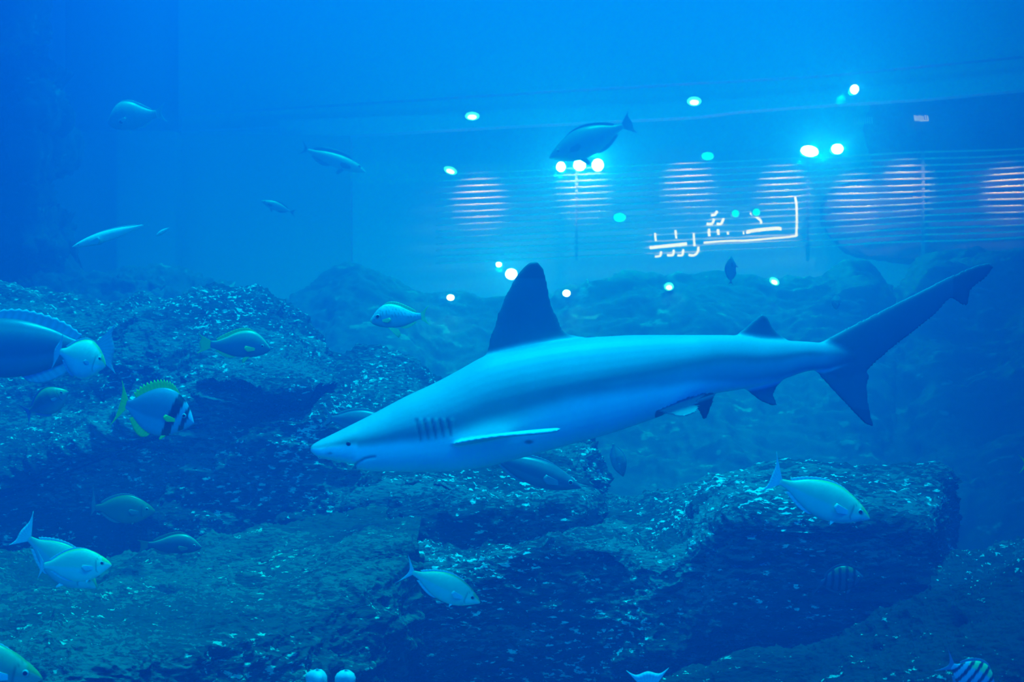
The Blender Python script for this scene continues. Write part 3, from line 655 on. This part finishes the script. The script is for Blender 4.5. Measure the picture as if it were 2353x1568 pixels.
def fish(name, label, cat, snout, tail, D, shape=OVAL, kind='rabbit', hs=1.0, width=.075, dd=0.0, roll=0.0, tail_h=.2, tail_len=.2, fork=.1, tail_skew=0.0, group=None, dorsal=.05, spiny=False, pelvic=True, eye=(.13, .03, .030), tail_twist=0.0, fin_col=None, body_col=None, pect_lift=0.0):
    A = at(*snout, D); B = at(*tail, D+dd); X = (B-A); L = X.length; X.normalize()
    Yv = Vector((0, 1, 0)); Yv = (Yv - X*Yv.dot(X)).normalized(); Z = X.cross(Yv) if snout[0] < tail[0] else Yv.cross(X)
    if Z.z < 0: Z = -Z
    Yv = Z.cross(X)                        # right-handed frame: X snout to tail, Z up
    near = -1 if Yv.y > 0 else 1           # side of the body that faces the window
    M = Matrix((X, Yv, Z)).transposed().to_4x4(); M.translation = A.lerp(B, .45)
    if roll: M = M @ Matrix.Rotation(roll, 4, 'X')
    root = bpy.data.objects.new(name, None); COL.objects.link(root); root.matrix_world = M; root.empty_display_size = .05
    tag(root, label, cat, group)
    V = []; F = []; Cc = []; rng = random.Random(hash(label) % 9999 if False else sum(map(ord, label)))
    off = .45
    TOP, BOT = shape['top'], shape['bot']
    smx = np.linspace(0, 1, 57); sp = lambda T, x: float(np.interp(x, smx, crv[T]))
    crv = {}
    for nm, T in (('t', TOP), ('b', BOT)):
        c = smooth_curve([(a, b, 0) for a, b in T], 200); y = np.interp(smx, c[:, 0], c[:, 1]); crv[nm] = y*hs
    wmax = width
    wt = lambda x: wmax*float(np.interp(x, [0,.04,.12,.25,.4,.6,.8,.92,1], [.10,.32,.68,.94,1,.84,.45,.2,.12]))
    def colour(x, zr, px_, zz):
        """markings by place on the body: x snout 0 .. tail 1, zr belly -1 .. back 1"""
        if kind == 'rabbit':
            c = np.array([.50,.78,.46]) if zr > -.2 else np.array([.58,.80,.62])
            if zr > .90: c = np.array([.42,.58,.16])
            if zr > .5 and x < .14: c = np.array([.45,.62,.15])
            if abs(x-(.215-.05*zr*zr)) < .008 and zr > -.75: c = c*.55
            if x < .2 and zr < .5: c = c*1.15
            if abs(zr-.25) < .03 and x > .25: c = c*.88
        elif kind == 'spotted':
            c = np.array([.62,.75,.72]) if zr > .15 else np.array([.40,.50,.55])
            n_ = math.sin(x*95+zr*3)*math.sin(zr*26+x*10)
            if zr > -.1 and n_ > .55: c = c*.55
            if x < .05: c = np.array([.7,.85,.5])
            if x < .25: c = c*.9
        elif kind == 'grunt':
            c = np.array([.20,.26,.24]) if zr > 0 else np.array([.16,.22,.26])
            if zr > .82: c = np.array([.45,.52,.30])
        elif kind == 'bream':
            c = np.array([.20,.27,.33]) if zr > -.35 else np.array([.36,.44,.50])
            if math.sin(zr*42*1.0) > .3: c = c*.92
            if abs(x-(.30-.05*(zr))) < .06: c = np.array([.015,.02,.03])
            elif abs(x-(.13-.03*zr)) < .035 and zr > -.9: c = np.array([.03,.035,.05])
            elif x < .28: c = np.array([.32,.42,.52])
            if x < .1 and abs(zr-.75) < .5: c = np.array([.7,.8,.85])
        elif kind == 'sergeant':
            c = np.array([.42,.52,.62])
            if zr > .45 and .2 < x < .75: c = np.array([.62,.70,.25])
            ph = (x + .05*zr - .20)/.165
            if -.1 < ph < 5 and (ph % 1) < .42: c = np.array([.02,.03,.05])
        elif kind == 'pale':
            c = np.array([.75,.85,.85])
        elif kind == 'dark':
            c = np.array([.20,.23,.25])
        else:
            c = np.array([.28,.33,.36]) if zr > -.3 else np.array([.42,.48,.52])
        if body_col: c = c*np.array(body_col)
        return c
    ns, nr = 57, 30
    for i, x in enumerate(smx):
        t, b = crv['t'][i], crv['b'][i]; c0 = (t+b)/2; h = (t-b)/2; w = wt(x)
        for q in range(nr):
            a = 2*math.pi*q/nr; cs, sn = math.cos(a), math.sin(a)
            V.append(Vector(((x-off)*L, w*L*math.copysign(abs(cs)**1.05, cs), (c0 + h*sn)*L))); Cc.append(colour(x, sn, 0, 0))
    for i in range(ns-1):
        for q in range(nr): F.append((i*nr+q, i*nr+(q+1) % nr, (i+1)*nr+(q+1) % nr, (i+1)*nr+q))
    F.append(tuple(range(nr-1, -1, -1))); F.append(tuple((ns-1)*nr+q for q in range(nr)))
    fc = {'rabbit': (.75,.95,.88), 'spotted': (.75,.98,.35), 'grunt': (.75,.95,.12), 'bream': (.9,1.0,.02), 'sergeant': (.25,.32,.42), 'pale': (.8,.9,.9), 'dark': (.05,.06,.08)}.get(kind, (.35,.4,.45))
    if fin_col: fc = fin_col
    def fin(base, edge, nrays=22, col=fc, th=.004, serr=0.0, nv_=6, dirn=Vector((0, 1, 0))):
        """thin fin with its rays: base and edge are curves of points, already in metres"""
        Bc = smooth_curve([tuple(p) for p in base], nrays); Ec = smooth_curve([tuple(p) for p in edge], nrays); b0 = len(V)
        for side in (1, -1):
            for j in range(nv_):
                u = j/(nv_-1)
                for i in range(nrays):
                    p = Vector(Bc[i]).lerp(Vector(Ec[i]), u*(1 - (serr if (i % 2 and True) else 0)))
                    ray = 1.0 if i % 2 == 0 else .45
                    V.append(p + dirn*side*th*L*(1-.75*u)*ray)
                    k = (1.0 if i % 2 == 0 else .80)*(1-.15*u); Cc.append(np.array(col)*k)
        g = lambda s, j, i: b0 + s*nv_*nrays + j*nrays + i
        for j in range(nv_-1):
            for i in range(nrays-1):
                F.append((g(0,j,i), g(0,j,i+1), g(0,j+1,i+1), g(0,j+1,i))); F.append((g(1,j,i), g(1,j+1,i), g(1,j+1,i+1), g(1,j,i+1)))
        for i in range(nrays-1): F.append((g(0,nv_-1,i), g(0,nv_-1,i+1), g(1,nv_-1,i+1), g(1,nv_-1,i)))
        for j in range(nv_-1):
            F.append((g(0,j,0), g(0,j+1,0), g(1,j+1,0), g(1,j,0))); F.append((g(0,j,nrays-1), g(1,j,nrays-1), g(1,j+1,nrays-1), g(0,j+1,nrays-1)))
    P3 = lambda x, z, y=0.0: Vector(((x-off)*L, y*L, z*L))
    ti = lambda x: float(np.interp(x, smx, crv['t'])); bi = lambda x: float(np.interp(x, smx, crv['b']))
    # tail fin, forked
    pk = crv['t'][-1]
    tb = [P3(.985, pk*.95), P3(.99, pk*.4), P3(.992, 0), P3(.99, -pk*.4), P3(.985, -pk*.95)]
    k = tail_len; hT = tail_h; tw = tail_twist
    te = [P3(1+k+tail_skew*.0, hT+tail_skew, tw), P3(1+k*.80-fork*.3, hT*.55+tail_skew*.6, tw*.6), P3(1+k-fork, 0+tail_skew*.2, 0), P3(1+k*.80-fork*.3, -hT*.55+tail_skew*.2, -tw*.6), P3(1+k, -hT+tail_skew*.1, -tw)]
    fin(tb, te, 26, th=.007)
    # dorsal fin along the back, anal fin below
    if dorsal:
        xs_ = [.24,.36,.5,.64,.78,.88]; hd = [.25,.8,1.0,1.0,.95,.45]
        bk = .05 if dorsal > .07 else .02
        fin([P3(x, ti(x)-.012) for x in xs_], [P3(x+bk+.02*i/5, ti(x)+dorsal*h_) for i, (x, h_) in enumerate(zip(xs_, hd))], 34, serr=.35 if spiny else .12, th=.004)
        xs_ = [.55,.64,.74,.86]; hd = [.5,1,.9,.3]
        fin([P3(x, bi(x)+.012) for x in xs_], [P3(x+.05, bi(x)-dorsal*.9*h_) for x, h_ in zip(xs_, hd)], 18, th=.004)
    if pelvic:
        for s_ in (-1, 1):
            x0 = .33; pl = .13 if pelvic is True else pelvic
            fin([P3(x0, bi(x0)+.015, s_*.02), P3(x0+.03, bi(x0)+.012, s_*.018), P3(x0+.06, bi(x0)+.012, s_*.015)],
                [P3(x0+pl*.7, bi(x0)-pl*.75, s_*.05), P3(x0+pl*.85, bi(x0)-pl*.55, s_*.045), P3(x0+pl*.75, bi(x0)-pl*.15, s_*.03)], 9, th=.004)
    for s_ in (-1, 1):      # pectorals
        yw = wt(.25)*.93
        fin([P3(.245, -.005, s_*yw), P3(.245, -.025, s_*yw), P3(.25, -.05, s_*yw)],
            [P3(.40, .02+pect_lift, s_*(yw+.035)), P3(.415, -.03+pect_lift, s_*(yw+.045)), P3(.36, -.075, s_*(yw+.03))], 10, th=.003, dirn=Vector((0, .9, .3)))
    mesh_obj('body', V, F, M_FISH, root, cols=np.array(Cc))
    ex, ez, er = eye
    for s_ in (-1, 1):
        hh = (ti(ex)-bi(ex))/2; cc = (ti(ex)+bi(ex))/2; rel = min(.9, abs((ez*hs-cc)/hh)); yy = wt(ex)*math.sqrt(1-rel*rel)
        eye_mesh('eye', Vector(((ex-off)*L, s_*(yy-.006)*L, ez*hs*L)), er*L, root, facing=s_)
    return root

RB = 'silvery rabbitfish around the rocks'
fish('rabbitfish', 'largest silvery oval fish, above the right end of the front ledge', 'fish', (1999,1193), (1792,1107), 4.0, hs=.98, dorsal=.02, tail_h=.185, tail_len=.15, fork=.05, tail_skew=.085, group=RB, pelvic=.05)
fish('rabbitfish', 'silvery oval fish heading down right, bottom centre before dark rock face', 'fish', (1104,1386), (948,1316), 4.0, hs=.98, dorsal=.02, tail_h=.23, tail_len=.16, fork=.11, tail_skew=-.03, group=RB, pelvic=.05)
fish('rabbitfish', 'brightest pale round fish at lower left, dark eye, facing right', 'fish', (257,1299), (100,1300), 3.9, hs=1.22, dorsal=.02, tail_h=.20, tail_len=.09, fork=.04, tail_skew=.03, group=RB, pelvic=.05, body_col=(1.2,1.25,1.2))
fish('rabbitfish', 'blue grey fish half hidden behind the bright round fish at lower left', 'fish', (222,1352), (66,1238), 4.15, hs=1.15, dorsal=.02, tail_h=.22, tail_len=.15, fork=.02, tail_skew=.08, group=RB, pelvic=.08, body_col=(.8,.85,.95))
fish('rabbitfish', 'dim olive fish with raised tail before the dark rock face at left', 'fish', (357,1176), (218,1166), 5.6, hs=1.18, dorsal=.03, tail_h=.17, tail_len=.06, fork=.0, tail_skew=.17, group=RB, body_col=(.28,.33,.26), fin_col=(.25,.36,.28), pelvic=.04)
fish('rabbitfish', 'pale blue fish turned away in front of the big dark fish', 'fish', (243,842), (138,808), 3.9, hs=2.1, width=.20, dorsal=.03, tail_h=.45, tail_len=.06, fork=-.06, tail_skew=-.05, group=RB, pelvic=False, body_col=(.85,.95,1.1), fin_col=(.45,.6,.65), eye=(.14,.06,.04))
fish('rabbitfish', 'dull teal fish climbing towards upper right, near the left edge', 'fish', (157,900), (68,946), 4.6, hs=1.55, width=.13, dorsal=.04, tail_h=.36, tail_len=.22, fork=.14, group=RB, pelvic=False, body_col=(.42,.52,.52), fin_col=(.30,.48,.48))
fish('rabbitfish', 'cropped green-backed fish in the bottom left corner', 'fish', (98,1561), (-185,1500), 3.4, hs=1.0, dorsal=.02, group=RB, body_col=(.42,.5,.45))
fish('snapper', 'spotted pale fish with yellow fins hovering left of the dorsal fin', 'fish', (850,737), (968,727), 4.7, shape=PERCH, kind='spotted', hs=1.27, width=.10, dorsal=.055, tail_h=.20, tail_len=.17, fork=.10, pelvic=.28, eye=(.165,.05,.05))
fish('grunt', 'dark fish with yellow tail above the rounded boulder', 'fish', (622,802), (484,792), 5.8, shape=PERCH, kind='grunt', hs=1.22, width=.10, dorsal=.05, tail_h=.17, tail_len=.22, fork=.03, pelvic=.15)
fish('grunt', 'faint dark fish with yellowish fins low over the rock slope', 'fish', (464,1258), (340,1252), 5.45, shape=PERCH, kind='grunt', hs=1.0, width=.10, dorsal=.05, tail_h=.20, tail_len=.22, fork=.08, tail_skew=-.12, pelvic=.15, body_col=(.55,.6,.6), fin_col=(.2,.3,.14))
fish('bream', 'deep blue fish with yellow spiny back fin and two black face bars', 'fish', (446,972), (290,930), 4.2, shape=DEEP, kind='bream', hs=1.10, width=.10, dorsal=.11, spiny=True, tail_h=.36, tail_len=.15, fork=.06, tail_skew=-.04, pelvic=.1, eye=(.15,.06,.035))
# big dark fish at the left edge
fish('grouper', 'big dark fish entering from the left edge, pale frayed tail', 'fish', (-170,800), (222,802), 4.5, shape=OVAL, kind='plain', hs=.88, width=.10, dorsal=.06, tail_h=.15, tail_len=.115, fork=.01, body_col=(.38,.42,.5), fin_col=(.45,.6,.65), pelvic=False)
fish('jack', 'dim dark fish with forked tail behind the shark snout', 'fish', (905,985), (760,962), 5.7, shape=SLIM, kind='plain', hs=2.6, width=.10, dorsal=.03, tail_h=.22, tail_len=.17, fork=.12, body_col=(.5,.6,.65), fin_col=(.25,.38,.36), pelvic=False)
fish('wrasse', 'smooth dark fish in the shadow under the shark belly', 'fish', (1336,1122), (1128,1050), 5.3, shape=OVAL, kind='plain', hs=.72, width=.09, dorsal=.02, tail_h=.1, tail_len=.1, body_col=(.40,.45,.5), pelvic=False)
fish('wrasse', 'small upright fish right of the stepped rock block', 'fish', (1432,1096), (1409,1020), 5.7, shape=OVAL, kind='plain', hs=1.1, width=.14, dorsal=.02, tail_h=.08, tail_len=.04, body_col=(.5,.62,.6), pelvic=False)
fish('sergeant_fish', 'black and white barred fish in the bottom right corner', 'fish', (2284,1590), (2188,1532), 3.55, shape=DEEP, kind='sergeant', hs=1.16, width=.10, dorsal=.05, tail_h=.28, tail_len=.28, fork=.2, pelvic=.15, eye=(.15,.05,.04))
fish('sergeant_fish', 'faint barred fish before the dark ledge face at lower right', 'fish', (1984,1326), (1886,1340), 4.85, shape=DEEP, kind='sergeant', hs=.92, width=.10, dorsal=.05, tail_h=.28, tail_len=.25, fork=.2, body_col=(.22,.22,.25), fin_col=(.10,.13,.16))
fish('tropical_fish', 'green tail of a fish cut off by the right edge', 'fish', (2475,1062), (2362,1066), 3.9, shape=SLIM, kind='plain', hs=1.8, dorsal=.03, tail_h=.20, tail_len=.20, fork=.12, fin_col=(.45,.70,.05), body_col=(.6,.75,.5), tail_skew=-.0)
fish('needlefish', 'long slender pale fish gliding alone at upper left', 'fish', (165,568), (330,518), 7.2, shape=SLIM, kind='pale', hs=.95, width=.05, dorsal=.012, tail_h=.03, tail_len=.10, fork=.03, pelvic=False, body_col=(1.1,1.1,1.0), eye=(.1,.0,.012))
fish('needlefish', 'short pale streak of a fish behind the slender one', 'fish', (358,543), (388,524), 7.4, shape=SLIM, kind='pale', hs=1.8, width=.1, dorsal=.01, tail_h=.06, tail_len=.14, pelvic=False, body_col=(.75,.9,.9))
fish('grouper', 'faint large pale fish high at the left, facing left', 'fish', (247,282), (360,262), 10.5, shape=PERCH, kind='pale', hs=1.6, width=.14, dorsal=.03, tail_h=.2, tail_len=.2, eye=(.30,-.04,.06), body_col=(.6,.6,.6))
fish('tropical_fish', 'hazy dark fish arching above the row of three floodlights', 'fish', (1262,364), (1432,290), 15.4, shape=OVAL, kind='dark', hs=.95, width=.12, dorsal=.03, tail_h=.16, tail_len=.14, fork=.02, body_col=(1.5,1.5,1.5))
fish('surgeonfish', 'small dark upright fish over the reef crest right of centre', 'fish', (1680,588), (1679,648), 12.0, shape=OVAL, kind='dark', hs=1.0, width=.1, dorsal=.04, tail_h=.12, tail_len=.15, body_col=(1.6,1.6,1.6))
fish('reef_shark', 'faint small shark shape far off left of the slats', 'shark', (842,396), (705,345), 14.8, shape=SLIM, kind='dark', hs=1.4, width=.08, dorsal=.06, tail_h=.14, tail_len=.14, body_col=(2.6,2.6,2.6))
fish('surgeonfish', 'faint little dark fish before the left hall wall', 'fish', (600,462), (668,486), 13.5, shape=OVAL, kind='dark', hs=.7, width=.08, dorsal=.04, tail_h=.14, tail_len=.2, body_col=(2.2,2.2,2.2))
fish('tropical_fish', 'tiny faint pale fish at right, above the shark tail stem', 'fish', (1921,712), (1923,676), 9.5, shape=DEEP, kind='pale', hs=.9, width=.2, dorsal=.03, tail_h=.1, tail_len=.1, body_col=(.42,.42,.42))
# fish cut off by the lower edge: only the spread tail shows
fish('tropical_fish', 'bright pale spread tail of a fish cut off by the lower edge', 'fish', (1500,1735), (1491,1590), 3.6, shape=DEEP, kind='pale', hs=.55, width=.09, dorsal=.04, tail_h=.34, tail_len=.36, fork=.04, pelvic=False)

# ---- pale coral knobs just inside the lower edge
def coral():
    root = empty('finger_coral', at(760, 1700, 3.6)); tag(root, 'pale coral tips poking up at the lower edge, left of centre', 'coral')
    M_COR = simple('pale_coral', (.50, .62, .60), .7, noise=.15, scale=30)
    base = root.location
    for (x, y, r, x2) in ((727, 1562, 24, 752), (793, 1562, 23, 772), (700, 1600, 26, 735), (822, 1610, 26, 790)):
        V = []; F = []; n = 20; m = 16; a = at(x, y, 3.6) - base; b = at(x2, 1790, 3.65) - base; R = r*S*3.6
        for j in range(m):
            u = j/(m-1)
            c = a.lerp(b, max(0, (u-.25)/.75)); rad = R*(math.sin(min(1, u/.25)*math.pi/2)**.8 if u < .25 else 1-.1*u); dz = R*(math.cos(min(1, u/.25)*math.pi/2)) if u < .25 else 0
            for i in range(n):
                t = 2*math.pi*i/n; k = 1+.16*math.sin(3*t+x+j*.35)+.09*math.sin(5*t+j*.9+x)
                V.append(c + Vector((rad*k*math.cos(t), rad*k*math.sin(t)*.8, dz*(.9+.1*math.sin(2*t)))))
        for j in range(m-1):
            for i in range(n): F.append((j*n+i, j*n+(i+1) % n, (j+1)*n+(i+1) % n, (j+1)*n+i))
        F.append(tuple(range(n))); F.append(tuple((m-1)*n+i for i in range(n-1, -1, -1)))
        mesh_obj('branch', V, F, M_COR, root)
coral()
